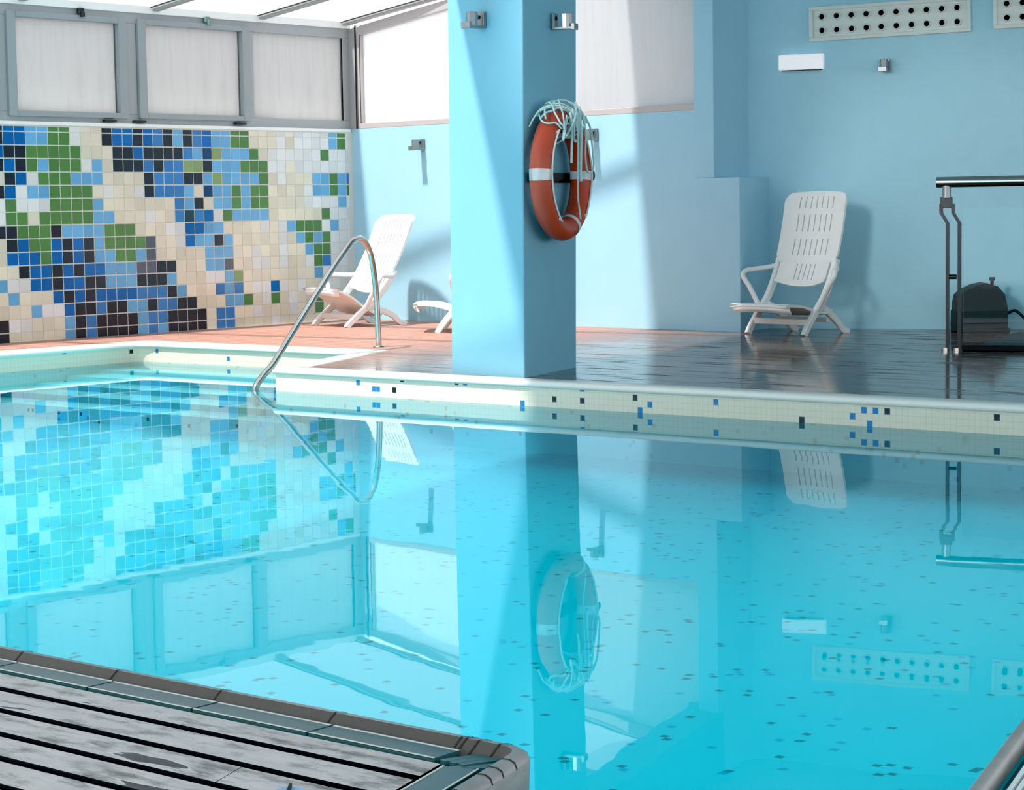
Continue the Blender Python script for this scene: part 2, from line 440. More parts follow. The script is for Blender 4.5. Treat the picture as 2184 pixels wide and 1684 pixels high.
# ---------------- back wall, pier, right wall
mb = MB()
bx = [-14.5, -10.15]
mb.hexa([bw(-14.5, -.05), bw(-10.15, -.05), bw(-10.15, -.05, -.25), bw(-14.5, -.05, -.25)], [bw(-14.5, 1.772), bw(-10.15, 1.772), bw(-10.15, 1.772, -.25), bw(-14.5, 1.772, -.25)])
tag(mb.build('wall_back', M['wall_blue']), 'light blue painted wall under the large frosted windows', 'wall', kind='structure')
mb = MB()
PLO = Vector((-9.70, 14.245, 0)); PHI = Vector((-9.955, 14.262, 0)); CLO = Vector((-9.788, 14.80, 0)); CHI = Vector((-9.941, 14.75, 0))
zst = 1.226
p0 = bw(-10.15, 0, 0.022)
lo = [(p0.x, p0.y), (PLO.x, PLO.y), (CLO.x, CLO.y), (-10.15, 14.9)]
hi = [(p0.x, p0.y), (PHI.x, PHI.y), (CHI.x, CHI.y), (-10.15, 14.9)]
mb.prism(lo, -.05, zst); mb.prism(hi, zst, 3.6)
tag(mb.build('wall_pier', M['wall_blue'], bevel=0.006), 'light blue stepped pier where back wall and side wall meet', 'wall', kind='structure')
mb = MB(); mb.obox(rw(-1.35, -.05), RD * 9, -RN * .25, (0, 0, 3.65))
tag(mb.build('wall_right', M['wall_side']), 'shaded grey blue wall behind the slatted chair and glass balustrade', 'wall', kind='structure')

# ---------------- ceiling, beam, pillar
BO = Vector((-10.33, 14.45, 0))
def beam(y, off=0.0):
    t = (14.45 - y) / 0.954
    p = BO + Vector((0.300, -0.954, 0)) * t
    return (p.x + off, p.y)
mb = MB()
mb.prism([beam(15.2), beam(-3.0), (beam(-3.0)[0] + .34, -3.0), (beam(15.2)[0] + .34, 15.2)], 2.80, 3.75)
tag(mb.build('beam', M['pillar_blue']), 'long blue downstand beam carried by the pillar', 'beam', kind='structure')
mb = MB()
mb.prism([(beam(15.0)[0] + .3, 15.0), (beam(-3)[0] + .3, -3.0), (4, -3.0), (4, 19.8)], 3.30, 3.75)
tag(mb.build('ceiling', M['ceil']), 'flat painted ceiling over the covered side of the pool', 'ceiling', kind='structure')

A = Vector((-8.842, 9.844, 0)); B = Vector((-8.236, 9.816, 0)); PD = Vector((-0.3, 0.954, 0)).normalized()
def shift(v, d, z): return Vector((v.x + _r.x * d, v.y + _r.y * d, z))
Cc = B + PD * .86; Dd = A + PD * .86
mb = MB()
mb.hexa([(q.x, q.y, -.02) for q in (A, B, Cc, Dd)], [shift(A, .018, 2.82), shift(B, .030, 2.82), shift(Cc, .038, 2.82), shift(Dd, .02, 2.82)])
tag(mb.build('pillar', M['pillar_blue'], bevel=0.012, seg=3), 'square blue pillar standing at the pool edge', 'pillar', kind='structure')

# ---------------- windows over the mosaic wall
win = [(10.742, 11.790, 1.858, 2.600, True), (12.085, 13.185, 1.864, 2.606, True), (13.335, 14.470, 1.836, 2.618, False), (9.43, 10.48, 1.858, 2.600, True), (8.08, 9.13, 1.858, 2.600, True)]
lbl = ['frosted window in a raised grey sash, first left of the middle window', 'middle frosted window in a raised grey sash above the mosaic wall', 'fixed frosted window beside the room corner, without a raised sash',
       'frosted window at the left end of the row above the mosaic wall', 'frosted window furthest from the room corner in the mosaic wall row']
mb = MB()   # fixed grey grid the windows sit in
mb.box(WX - .12, WX - .012, 6.6, 14.66, 1.772, 1.850); mb.box(WX - .12, WX - .012, 6.6, 14.66, 2.612, 2.705)
edges = [(6.6, 7.95), (9.22, 9.36), (10.56, 10.66), (11.885, 11.995), (13.22, 13.335), (14.47, 14.66)]
for a, b in edges: mb.box(WX - .12, WX - .012, a, b, 1.85, 2.612)
tag(mb.build('trim_2', M['alu'], bevel=0.004), 'grey aluminium grid framing the row of windows above the mosaic', 'trim', kind='structure')
for i, (a, b, z0, z1, sash) in enumerate(win):
    w = empty('window_%d' % (i + 1), (WX, (a + b) / 2, z0))
    tag(w, lbl[i], 'window', kind='structure')
    def L(v): return v
    mb = MB(); o = Vector((WX, (a + b) / 2, z0))
    def bx2(x0, x1, y0, y1, zz0, zz1, mi=0): mb.box(x0 - o.x, x1 - o.x, y0 - o.y, y1 - o.y, zz0 - o.z, zz1 - o.z, mi)
    fw = 0.085 if sash else 0.012; d1 = WX + .018 if sash else WX - .02
    bx2(WX - .07, d1, a - fw, a, z0 - fw * .55, z1 + fw * .55); bx2(WX - .07, d1, b, b + fw, z0 - fw * .55, z1 + fw * .55)
    bx2(WX - .07, d1, a, b, z0 - fw * .55, z0); bx2(WX - .07, d1, a, b, z1, z1 + fw * .55)
    mb.build('window_frame', M['alu_dark'], w, bevel=0.006)
    mb = MB(); bx2(WX - .060, WX - .045, a - .004, b + .004, z0 - .004, z1 + .004)
    mb.build('pane', M['pane_left'], w)
    mb = MB(); g = .004
    bx2(WX - .046, WX - .034, b - .006, b, z0, z1); bx2(WX - .046, WX - .034, a, a + .006, z0, z1)
    mb.build('seal', M['seal'], w)
    if sash:
        mb = MB(); yl = a + .62 * (b - a)
        bx2(WX + .0, WX + .035, yl - .02, yl + .03, z1 + .055, z1 + .105, 0); bx2(WX + .02, WX + .055, yl - .005, yl + .022, z1 + .03, z1 + .075, 0)
        mb.build('latch', M['green_gasket' if i == 1 else 'gasket'], w, bevel=0.004)
        for yy in (b - .12, b + .20) if i == 0 else (b - .05,):
            mb = MB(); bx2(WX - .01, WX + .03, yy - .06, yy + .06, z0 - .075, z0 - .058)
            mb.build('hinge', M['gasket'], w)

# ---------------- back glazing
def topz(x): return 2.635 + 0.128 * (x + 14.14)
for idx, (xa, xb, lab) in enumerate(((-14.135, -12.10, 'bright white frosted window with a sloping top, left of the pillar'), (-12.04, -10.165, 'large frosted window right of the pillar, partly in grey shade'))):
    w = empty('window_%d' % (6 + idx)); tag(w, lab, 'window', kind='structure')
    mb = MB(); mb.hexa([bw(xa, 1.80, -.05), bw(xb, 1.80, -.05), bw(xb, 1.80, -.065), bw(xa, 1.80, -.065)], [bw(xa, topz(xa) + .02, -.05), bw(xb, topz(xb) + .02, -.05), bw(xb, topz(xb) + .02, -.065), bw(xa, topz(xa) + .02, -.065)])
    mb.build('pane', M['pane_bright' if idx == 0 else 'pane_back'], w)
    mb = MB()
    def bar(x0, x1, z0a, z0b, z1a, z1b, f0=0.0, f1=-.08, mi=0):
        mb.hexa([bw(x0, z0a, f0), bw(x1, z0b, f0), bw(x1, z0b, f1), bw(x0, z0a, f1)], [bw(x0, z1a, f0), bw(x1, z1b, f0), bw(x1, z1b, f1), bw(x0, z1a, f1)], mi)
    x0, x1 = xa - .03, xb + .03
    bar(x0, x1, 1.772, 1.772, 1.822, 1.822)
    bar(x0, x1, topz(x0), topz(x1), topz(x0) + .085, topz(x1) + .085)
    bar(xa - .035, xa, 1.822, 1.822, topz(xa), topz(xa)); bar(xb, xb + .03, 1.822, 1.822, topz(xb), topz(xb))
    mb.build('window_frame', M['alu_light'], w, bevel=0.004)
    if idx == 0:
        mb = MB(); bar(-14.20, -14.193, 1.772, 1.772, 2.72, 2.72, 0.005, -.01); bar(xa - .004, xa + .001, 1.822, 1.822, topz(xa), topz(xa), 0.002, -.004)
        mb.build('seal', M['gasket'], w)
mb = MB(); mb.hexa([bw(-14.34, 1.772, .004), bw(-14.20, 1.772, .004), bw(-14.20, 1.772, -.1), bw(-14.34, 1.772, -.1)], [bw(-14.34, 2.74, .004), bw(-14.20, 2.74, .004), bw(-14.20, 2.74, -.1), bw(-14.34, 2.74, -.1)])
tag(mb.build('trim_3', M['alu'], bevel=0.003), 'grey corner post between the two window rows', 'trim', kind='structure')

# unseen block added over the roof; its edge shades the back wall
mb = MB(); mb.prism([(-10.97, 12.50), (-3.0, 12.50), (-3.0, 19.0), (-10.97, 14.60)], 3.42, 8.5)
tag(mb.build('shade_block', M['wall_blue']), 'unseen block added above the glazed roof to shade the back wall', 'wall', kind='structure')

# ---------------- glazed roof
def roofz(x): return 2.725 + 0.135 * (x - WX)
RY = [14.47, 13.42, 12.19, 10.80, 9.50, 8.2, 6.9, 5.6, 4.3, 3.0, 1.7, .4]
for i in range(len(RY) - 1):
    ya, yb = RY[i + 1] + .02, RY[i] - .02
    xa, xb = beam(ya)[0], beam(yb)[0]
    mb = MB(); q = [(WX - .02, ya), (xa, ya), (xb, yb), (WX - .02, yb)]
    mb.add([(x, y, roofz(x) + .035) for x, y in q], [(0, 1, 2, 3)])
    o = mb.build('roof_panel', M['roof_pane'])
    names = ['between the back wall and the first roof bar', 'between the first and second roof bars from the back wall', 'between the second and third roof bars from the back wall',
             'between the third and fourth roof bars from the back wall', 'fifth from the back wall', 'sixth from the back wall', 'seventh from the back wall', 'eighth from the back wall', 'ninth from the back wall', 'tenth from the back wall', 'eleventh from the back wall']
    tag(o, 'translucent white sloping roof panel ' + names[i], 'roof panel', 'translucent roof panels', kind='structure')
ordn = ['against the back wall', 'nearest the back wall crossing open roof', 'second from the back wall', 'third from the back wall', 'fourth from the back wall', 'fifth from the back wall', 'sixth from the back wall', 'seventh from the back wall', 'eighth from the back wall', 'ninth from the back wall', 'tenth from the back wall', 'eleventh from the back wall']
for i, y in enumerate(RY):
    r0 = empty('rafter', (WX, y, 2.72)); tag(r0, 'grey sloping roof bar with black seal, ' + ordn[i], 'roof bar', 'roof bars of the glazed roof', kind='structure')
    xe = beam(y)[0]; dx = xe - WX + .02; dz = .135 * dx
    def rb(y0, y1, z0, z1, mat, nm):
        mb = MB(); mb.hexa([(-.02, y0, z0), (dx, y0, z0 + dz), (dx, y1, z0 + dz), (-.02, y1, z0)], [(-.02, y0, z1), (dx, y0, z1 + dz), (dx, y1, z1 + dz), (-.02, y1, z1)])
        mb.build(nm, mat, r0)
    rb(-.020, .045, .000, .034, M['rafter'], 'bar')
    rb(-.034, -.020, .016, .034, M['white_trim'], 'clip_strip')
    rb(-.044, -.034, .026, .034, M['gasket'], 'seal')
mb = MB(); mb.box(WX - .14, WX + .01, 0.4, 14.55, 2.700, 2.765)
tag(mb.build('trim_4', M['white_trim'], bevel=0.004), 'pale eaves strip where the glazed roof meets the windows', 'trim', kind='structure')

# ---------------- decks
mb = MB()
mb.prism([(WX, 2.0), (-13.43, 2.0), (-13.43, 11.30), (WX, 11.30)], -.04, 0)
mb.prism([(WX, 11.30), (-10.74, 11.30), (-10.06, 9.78), (4, 9.78), (4, 20.0), (-5, 17.0), (-9.7, 15.2), (-9.9, 14.7), (-14.2, 14.9)], -.04, 0)
tag(mb.build('floor', M['deck']), 'wet reddish brown board deck around the far side of the pool', 'floor', kind='structure')

# ---------------- pool basin
def arc(cx, cy, r, a0, a1, n): return [(cx + r * cos(radians(a0 + (a1 - a0) * i / n)), cy + r * sin(radians(a0 + (a1 - a0) * i / n))) for i in range(n + 1)]
outer = [(-13.43, 2.0)] + arc(-13.21, 11.08, .22, 180, 90, 6) + [(-10.80, 11.30)] + [(-10.74, 11.29)] + [(-10.06, 9.78), (-9.6, 9.78), (4, 9.78)]
inner = [(-13.27, 2.0)] + arc(-13.13, 10.99, .14, 180, 90, 6) + [(-10.98, 11.13)] + [(-10.90, 11.10)] + [(-10.24, 9.655), (-9.6, 9.655), (4, 9.655)]
def lerp2(a, b, t): return (a[0] + (b[0] - a[0]) * t, a[1] + (b[1] - a[1]) * t)
rows = []
for t_, z in ((0, -.02), (0, .004), (.80, .002), (.95, -.004), (1.0, -.015), (1.0, -.036), (.86, -.040)):
    rows.append([(*lerp2(a, b, t_), z) for a, b in zip(outer, inner)])
mb = MB(); mb.strips(rows, 0, True)
tag(mb.build('trim_5', M['coping']), 'white rounded coping along the far pool edge', 'trim', kind='structure')
pool = empty('pool_basin', (0, 0, 0)); tag(pool, 'pale tiled pool basin with turquoise floor and corner steps', 'pool', kind='structure')
wl = [lerp2(a, b, .90) for a, b in zip(outer, inner)]
mb = MB(); mb.strips([[(x, y, -.03) for x, y in wl], [(x, y, WZ - .012) for x, y in wl]], 0); mb.strips([[(x, y, WZ - .012) for x, y in wl], [(x, y, FZ) for x, y in wl]], 1)
mb.build('basin_wall', [M['pool_wall'], M['pool_floor']], pool)
mb = MB(); mb.box(-13.4, 4, -1.5, 11.2, FZ - .05, FZ)
mb.build('basin_floor', M['pool_floor'], pool)
sy = [10.67, 10.36, 10.06, 9.74, 9.44]; sz = [-.186, -.211, -.248, -.283, -.325]
prev = 11.12
for y, z in zip(sy, sz):
    mb = MB()
    xr = -10.88 + (11.1 - max(y, 9.655)) * .457 if y > 9.6 else -9.70
    xr0 = -10.88 + max(0, 11.1 - prev) * .457 if prev > 9.6 else -9.70
    q = [(-13.26, y), (xr, y), (xr0, prev), (-13.26, prev)]
    n = 4
    mb.add([(a, b, z) for a, b in q], [(0, 1, 2, 3)], 0)
    mb.add([(q[0][0], q[0][1], z), (q[1][0], q[1][1], z), (q[1][0], q[1][1], FZ), (q[0][0], q[0][1], FZ)], [(0, 1, 2, 3)], 1)
    mb.add([(q[1][0], q[1][1], z), (q[2][0], q[2][1], z), (q[2][0], q[2][1], FZ), (q[1][0], q[1][1], FZ)], [(0, 1, 2, 3)], 1)
    mb.build('step', [M['pool_step'], M['pool_floor'] if y == sy[-1] else M['pool_riser']], pool)
    prev = y
mb = MB()
mb.add([(-13.3, -1.5, WZ), (4, -1.5, WZ), (4, 9.67, WZ), (-10.23, 9.67, WZ), (-10.92, 11.13, WZ), (-13.3, 11.13, WZ)], [(0, 1, 2, 3, 4, 5)])
tag(mb.build('pool_water', M['water']), 'still turquoise pool water mirroring the windows and pillar', 'water', kind='structure')

# ---------------- near edge: nosing, glazed slabs, board deck
E0 = Vector((-2.60, 2.985, 0)); ED = Vector((0.300, -0.954, 0)).normalized()
def edge_path(n, r=.06):
    """the near pool edge set back by n: along X, round the corner, then along the skewed side"""
    nrm2 = Vector((-0.954, -0.300, 0)).normalized()
    c = Vector((-2.485, 2.985, 0))                       # sharp outer corner
    y = c.y - n
    # intersection of y=c.y-n with skew line through c+nrm2*n
    base = c + nrm2 * n; t = (base.y - y) / 0.954 * 1.0
    k = Vector((base.x + ED.x * t / 1.0, y, 0))
    pts = [Vector((-9.0, y, 0))]
    rr = max(.012, r - n * .4)
    a = k + Vector((-rr, 0, 0)); b = k + ED * rr
    pts.append(a)
    for i in range(1, 7):
        u = i / 7
        pts.append(a * (1 - u) ** 2 + k * 2 * u * (1 - u) + b * u * u)
    pts.append(b); pts.append(k + ED * 2.4)
    return pts
def resample(pts, step):
    out = [pts[0]]
    for a, b in zip(pts[:-1], pts[1:]):
        L_ = (b - a).length; k = max(1, int(L_ / step))
        for i in range(1, k + 1): out.append(a.lerp(b, i / k))
    return out
prof_n = [0.010, 0.002, 0.0, 0.004, 0.014, 0.030, 0.036, 0.048, 0.056]
prof_z = [-.15, -.05, 0.000, 0.012, 0.018, 0.019, 0.012, -.004, -.012]
rows = [[Vector((p.x, p.y, z)) for p in edge_path(n)] for n, z in zip(prof_n, prof_z)]
mb = MB(); mb.strips(rows[:6], 0, True); mb.strips(rows[5:], 1, True)
tag(mb.build('trim_6', [M['nosing'], M['nosing_shade']]), 'rounded grey nosing along the near pool edge', 'trim', kind='structure')
mb = MB()
def seam(p, q):   # thin dark joint lying across the nosing
    pass
sl0, sl1 = edge_path(.062), edge_path(.134)
X = -9.0; k = 0
joints = [-2.953 + .333 * j for j in range(-18, 2)]
mbs = MB()
for a, b in zip(joints[:-1], joints[1:]):
    x0, x1 = a + .004, b - .004
    if x1 > -2.60: x1 = -2.62
    sk = -.035
    y0, y1 = 2.985 - .062, 2.985 - .134
    mbs.hexa([(x0 - sk * 0, y1, -.03), (x1, y1, -.03), (x1 , y0, -.03), (x0, y0, -.03)], [(x0, y1, .004), (x1, y1, .004), (x1, y0, .004), (x0, y0, .004)])
# corner filler and skew side slabs
nrm2 = Vector((-0.954, -0.300, 0)).normalized(); cc = Vector((-2.485, 2.985, 0))
def sk(n, t, z): return cc + nrm2 * n + ED * t + Vector((0, 0, z))
for j in range(6):
    t0 = .13 + j * .34; t1 = t0 + .332
    mbs.hexa([sk(.134, t0, -.03), sk(.134, t1, -.03), sk(.062, t1, -.03), sk(.062, t0, -.03)], [sk(.134, t0, .004), sk(.134, t1, .004), sk(.062, t1, .004), sk(.062, t0, .004)])
for j in range(3):
    x0 = -2.612 + j * .022
    mbs.hexa([(x0, 2.856, -.03), (x0 + .017, 2.850, -.03), (x0 + .05, 2.923, -.03), (x0 + .028, 2.923, -.03)], [(x0, 2.856, .003), (x0 + .017, 2.850, .003), (x0 + .05, 2.923, .003), (x0 + .028, 2.923, .003)])
mbs.hexa([(-2.555, 2.86, -.03), sk(.134, .125, -.03), sk(.062, .11, -.03), (-2.50, 2.92, -.03)], [(-2.555, 2.86, .001), sk(.134, .125, .001), sk(.062, .11, .001), (-2.50, 2.92, .001)])
for a, b in zip(joints[:-1], joints[1:]):
    x0, x1 = a + .004, min(b - .004, -2.62)
    for ya in (2.985 - .0665, 2.985 - .134): mbs.box(x0, x1, ya, ya + .0045, .003, .0052, 1)  # white strips paint the highlights along the slab edges
for j in range(6):
    t0 = .13 + j * .34; t1 = t0 + .332
    for na in (.062, .130): mbs.hexa([sk(na + .004, t0, .003), sk(na + .004, t1, .003), sk(na, t1, .003), sk(na, t0, .003)], [sk(na + .004, t0, .0052), sk(na + .004, t1, .0052), sk(na, t1, .0052), sk(na, t0, .0052)], 1)  # same painted edge highlights on the skewed side
tag(mbs.build('trim_7', [M['slab'], M['grout']]), 'row of glazed teal grey slabs beside the near nosing', 'trim', kind='structure')
mb = MB()   # dark seams across nosing
for x in [-2.966 + .333 * j for j in range(-18, 2)] + [-2.62, -2.59, -2.54]:
    rowa = []; rowb = []
    for n, z in zip(prof_n[2:], prof_z[2:]):
        rowa.append((x - n * .5, 2.985 - n, z + .0015)); rowb.append((x + .005 - n * .5, 2.985 - n, z + .0015))
    mb.strips([rowa, rowb], 0, False)
for t in (.10, .16, .21, .32, .66, 1.0):
    rowa = []; rowb = []
    for n, z in zip(prof_n[2:], prof_z[2:]):
        rowa.append(sk(n, t, z + .0015)); rowb.append(sk(n, t + .005, z + .0015))
    mb.strips([rowa, rowb], 0, False)
tag(mb.build('trim_8', M['skirt']), 'thin dark joints across the near nosing', 'trim', kind='structure')
# boards
mb = MB(); y = 2.985 - .146; first = True
edges = [2.840, 2.744, 2.620, 2.496, 2.380, 2.258, 2.136] + [2.136 - .122 * i for i in range(1, 12)]
for a, b in zip(edges[:-1], edges[1:]):
    y1, y0 = a - .013, b + .013
    if first: y1 = a; first = False
    def xr(yy):
        base = cc + nrm2 * .150; return base.x + (base.y - yy) / .954 * .300
    cuts = {2.62: -2.855}
    xs = [-9.0, xr((y0 + y1) / 2)]
    if abs(a - 2.620) < 1e-6: xs = [-9.0, -2.856, xr((y0 + y1) / 2)]
    for i in range(len(xs) - 1):
        xa = xs[i] + (.002 if i else 0); last = i == len(xs) - 2
        q0 = (xr(y0) if last else xs[i + 1] + .022, y0); q1 = (xr(y1) if last else xs[i + 1] - .018, y1)
        a0 = (xa + (.022 if i else 0), y0); a1 = (xa - (.018 if i else 0), y1)
        mb.hexa([(*a0, -.03), (*q0, -.03), (*q1, -.03), (*a1, -.03)], [(*a0, 0), (*q0, 0), (*q1, 0), (*a1, 0)], 0, 1)
tag(mb.build('floor', [M['near'], M['hole']]), 'weathered grey boards with peeling paint on the near deck', 'floor', kind='structure')  # board sides blackened, so the gap shade sits in their colour
mb = MB(); mb.prism([(-9, .6), (-2.0, .6), (-2.65, 2.86), (-2.52, 2.95), (-9, 2.95)], -.34, -.03)
tag(mb.build('floor', M['hole']), 'ground under the near boards, gap shade put in as black colour', 'floor', kind='structure')
mb = MB(); mb.strips([[Vector((p.x, p.y, z)) for p in edge_path(.012)] for z in (-.02, FZ)], 0)
tag(mb.build('wall_near', M['pool_wall']), 'near pool wall below the grey nosing', 'wall', kind='structure')

# ---------------- near right edge with white grating
RA = Vector((-1.753, 3.251, 0)); RE = Vector((-0.300, 0.954, 0)).normalized(); RNn = Vector((0.954, 0.300, 0)).normalized()
def rp(n, t, z): return RA + RNn * n + RE * t + Vector((0, 0, z))
mb = MB()
pn = [.006, .0, .004, .012, .022, .030, .034]; pz = [-.10, -.01, .006, .014, .014, .006, -.02]
mb.strips([[rp(n, t, z) for t in (-3.5, 6.7)] for n, z in zip(pn, pz)], 0, True)
tag(mb.build('trim_9', M['nosing']), 'rounded pale nosing at the lower right pool edge', 'trim', kind='structure')
mb = MB(); mb.strips([[rp(n, t, z) for t in (-3.5, 6.7)] for n, z in ((.034, -.03), (.065, -.03))], 0)
mb.strips([[rp(n, t, z) for t in (-3.5, 6.7)] for n, z in ((.004, -.06), (.004, FZ))], 0)
tag(mb.build('trim_10', M['slab']), 'narrow dark channel behind the lower right nosing', 'trim', kind='structure')
gr = empty('overflow_grating', rp(.06, 0, 0)); tag(gr, 'white slatted overflow grating at the lower right pool edge', 'grating')
for j in range(5):
    n0 = .002 + j * .014
    mb = MB(); d = Vector(gr.location)
    q = [rp(.06 + n0, -3.5, 0) - d, rp(.06 + n0 + .008, -3.5, 0) - d, rp(.06 + n0 + .008, 6.7, 0) - d, rp(.06 + n0, 6.7, 0) - d]
    mb.hexa([v + Vector((0, 0, -.02)) for v in q], [v + Vector((0, 0, .002)) for v in q])
    mb.build('slat', M['plastic'], gr)
mb = MB(); q = [rp(.06, -3.5, -.04), rp(.14, -3.5, -.04), rp(.14, 6.7, -.04), rp(.06, 6.7, -.04)]
mb.hexa([v for v in q], [v + Vector((0, 0, .012)) for v in q]); mb.hexa([rp(.14, -3.5, -.04), rp(4, -3.5, -.04), rp(4, 6.7, -.04), rp(.14, 6.7, -.04)], [rp(.14, -3.5, 0), rp(4, -3.5, 0), rp(4, 6.7, 0), rp(.14, 6.7, 0)])
tag(mb.build('floor', M['near']), 'grey deck beyond the lower right grating', 'floor', kind='structure')

# ---------------- stair handrail
ra, rb_ = (-11.09, 11.52), (-10.45, 9.72)
hp = [(808, 741), (806, 690), (801, 610), (793, 553), (783, 523), (771, 509), (758, 511), (745, 523), (700, 587), (640, 683), (585, 772), (562, 800), (548, 820), (544, 836), (545, 850), (547, 866)]
pts = catmull([on_wall(x, y, ra, rb_) for x, y in hp], 5)
hr = empty('handrail', (pts[0].x, pts[0].y, 0)); tag(hr, 'bent polished steel handrail rising from the corner coping into the water', 'handrail')
mb = MB(); mb.tube([p - Vector(hr.location) for p in pts], .0225, 14)
mb.build('rail', M['steel'], hr)
mb = MB(); mb.tube([(0, 0, .002), (0, 0, .010)], [.045, .040], 20)
mb.build('flange', M['steel'], hr)

# ---------------- chairs
def ribbon(mb, pts, w, t, yc, mi=0):
    """swept flat bar: pts in the x-z plane, width w in that plane, thickness t across y"""
    P = [Vector((p[0], 0, p[1])) for p in pts]; n = len(P); rows = []
    for i, p in enumerate(P):
        tg = (P[min(i + 1, n - 1)] - P[max(i - 1, 0)]).normalized(); nr = Vector((-tg.z, 0, tg.x))
        ww = (w[i] if isinstance(w, list) else w) / 2; e = .28
        c = [(-1, -1 + e), (-1, 1 - e), (-1 + e, 1), (1 - e, 1), (1, 1 - e), (1, -1 + e), (1 - e, -1), (-1 + e, -1)]
        rows.append([p + nr * (ww * a) + Vector((0, yc + b * t / 2, 0)) for a, b in c])
    mb.strips(rows, mi, False, True)
    mb.add(rows[0], [tuple(range(7, -1, -1))], mi); mb.add(rows[-1], [tuple(range(8))], mi)
def cm2(pts, sub=6): return [(v.x, v.z) for v in catmull([Vector((p[0], 0, p[1])) for p in pts], sub)]
def make_chair(name, tilt, rear, seat_up=0.0):
    root = empty(name); ct, st_ = cos(tilt), sin(tilt)
    def R(p): return (p[0] * ct - p[1] * st_, p[0] * st_ * 1.0 * -(-1) * 0 + p[1] * ct + (-p[0]) * st_ * 0 + p[0] * st_ * 1.0)
    def R2(p): return (p[0] * ct - p[1] * st_, p[1] * ct + p[0] * st_)
    hw = .285
    # backrest: slotted curved shell
    prof = cm2([R2(p) for p in [(-.285, .365), (-.330, .47), (-.375, .58), (-.425, .74), (-.462, .90), (-.490, 1.04), (-.520, 1.105)]], 12)
    N = len(prof) - 1
    # v-bands
    L_ = [0]
    for a, b in zip(prof[:-1], prof[1:]): L_.append(L_[-1] + sqrt((a[0] - b[0]) ** 2 + (a[1] - b[1]) ** 2))
    tot = L_[-1]
    def at(u):
        d = u * tot
        for i in range(N):
            if L_[i + 1] >= d - 1e-9:
                k = (d - L_[i]) / (L_[i + 1] - L_[i]); return (prof[i][0] + (prof[i + 1][0] - prof[i][0]) * k, prof[i][1] + (prof[i + 1][1] - prof[i][1]) * k)
        return prof[-1]
    bands = [(.07, .24), (.33, .505), (.58, .755), (.815, .94)]
    vs = sorted(set([0, 1] + [e for b in bands for e in b] + [.035, .15, .28, .42, .54, .67, .785, .88, .97, .985]))
    slots = [-.174 + .058 * i for i in range(7)]
    us = sorted(set([-1.0, -.96, -.88, .88, .96, 1.0] + [round((s + d) / .32, 5) for s in slots for d in (-.0055, .0055)]))
    def half(u):     # half width along the height, rounded top and lower step
        h = .315
        if u > .90: h = .315 - .10 * (1 - sqrt(max(0, 1 - ((u - .90) / .10) ** 2)))
        if u < .30: h = .315 - .06 * min(1, max(0, (.30 - u) / .06))
        return h
    fr = {}; verts = []; faces = []
    def vid(i, j, side):
        key = (i, j, side)
        if key not in fr:
            u = vs[i]; w = us[j]; x, z = at(u); x2, z2 = at(min(1, u + .01)); x1, z1 = at(max(0, u - .01))
            tx, tz = x2 - x1, z2 - z1; l = sqrt(tx * tx + tz * tz); nx, nz = tz / l, -tx / l
            cup = .028 * (w * w) ** 1.5 - .0                     # wings curl forward
            if u < .04: z += .03 * w * w
            if u > .93: z -= .018 * w * w
            off = cup + (0.0 if side == 0 else -.020)
            verts.append((x + nx * off, w * half(u), z + nz * off)); fr[key] = len(verts) - 1
        return fr[key]
    solid = {}
    for i in range(len(vs) - 1):
        for j in range(len(us) - 1):
            vm = (vs[i] + vs[i + 1]) / 2; um = (us[j] + us[j + 1]) / 2 * .32
            hole = any(a < vm < b for a, b in bands) and any(abs(um - s) < .0056 for s in slots)
            if vm < .24 and abs(um) > .17: hole = False
            solid[(i, j)] = not hole
    for (i, j), ok in solid.items():
        if not ok: continue
        faces.append((vid(i, j, 0), vid(i, j + 1, 0), vid(i + 1, j + 1, 0), vid(i + 1, j, 0)))
        faces.append((vid(i, j, 1), vid(i + 1, j, 1), vid(i + 1, j + 1, 1), vid(i, j + 1, 1)))
        for di, dj, e in ((-1, 0, ((i, j), (i, j + 1))), (1, 0, ((i + 1, j + 1), (i + 1, j))), (0, -1, ((i + 1, j), (i, j))), (0, 1, ((i, j + 1), (i + 1, j + 1)))):
            if not solid.get((i + di, j + dj), False):
                a, b = e; faces.append((vid(*a, 0), vid(*a, 1), vid(*b, 1), vid(*b, 0)))
    mb = MB(); mb.add(verts, faces, 0, False)
    mb.build('backrest', M['plastic'], root, bevel=0.0)
    # seat: dished shell with rolled front lip
    def S2(p):
        a, b = p[0] + .30, p[1] - .17; return R2((-.30 + a * cos(seat_up) - b * sin(seat_up), .17 + b * cos(seat_up) + a * sin(seat_up)))
    sp = cm2([S2(p) for p in [(.195, .205), (.215, .228), (.195, .248), (.10, .243), (.0, .225), (-.12, .185), (-.24, .16), (-.32, .175)]], 6)
    mb = MB(); rows = []; K = 12
    for side in (0, 1):
        for i, (x, z) in enumerate(sp):
            row = []
            for k in range(K + 1):
                w = -1 + 2 * k / K; fwd = 1 - i / (len(sp) - 1)
                ed = .020 * (w * w) * (1 - 1.9 * fwd)
                row.append((x - (.045 * w ** 4 if fwd > .75 else 0), w * .295, z + ed - (.020 if side else 0)))
            rows.append(row)
    n = len(sp); top = rows[:n]; bot = rows[n:]
    mb.strips(top, 0, True); mb.strips(bot, 0, True)
    mb.strips([top[0], bot[0]], 0); mb.strips([top[-1], bot[-1]], 0)
    mb.strips([[r[0] for r in top], [r[0] for r in bot]], 0); mb.strips([[r[-1] for r in top], [r[-1] for r in bot]], 0)
    mb.build('seat', M['plastic'], root)
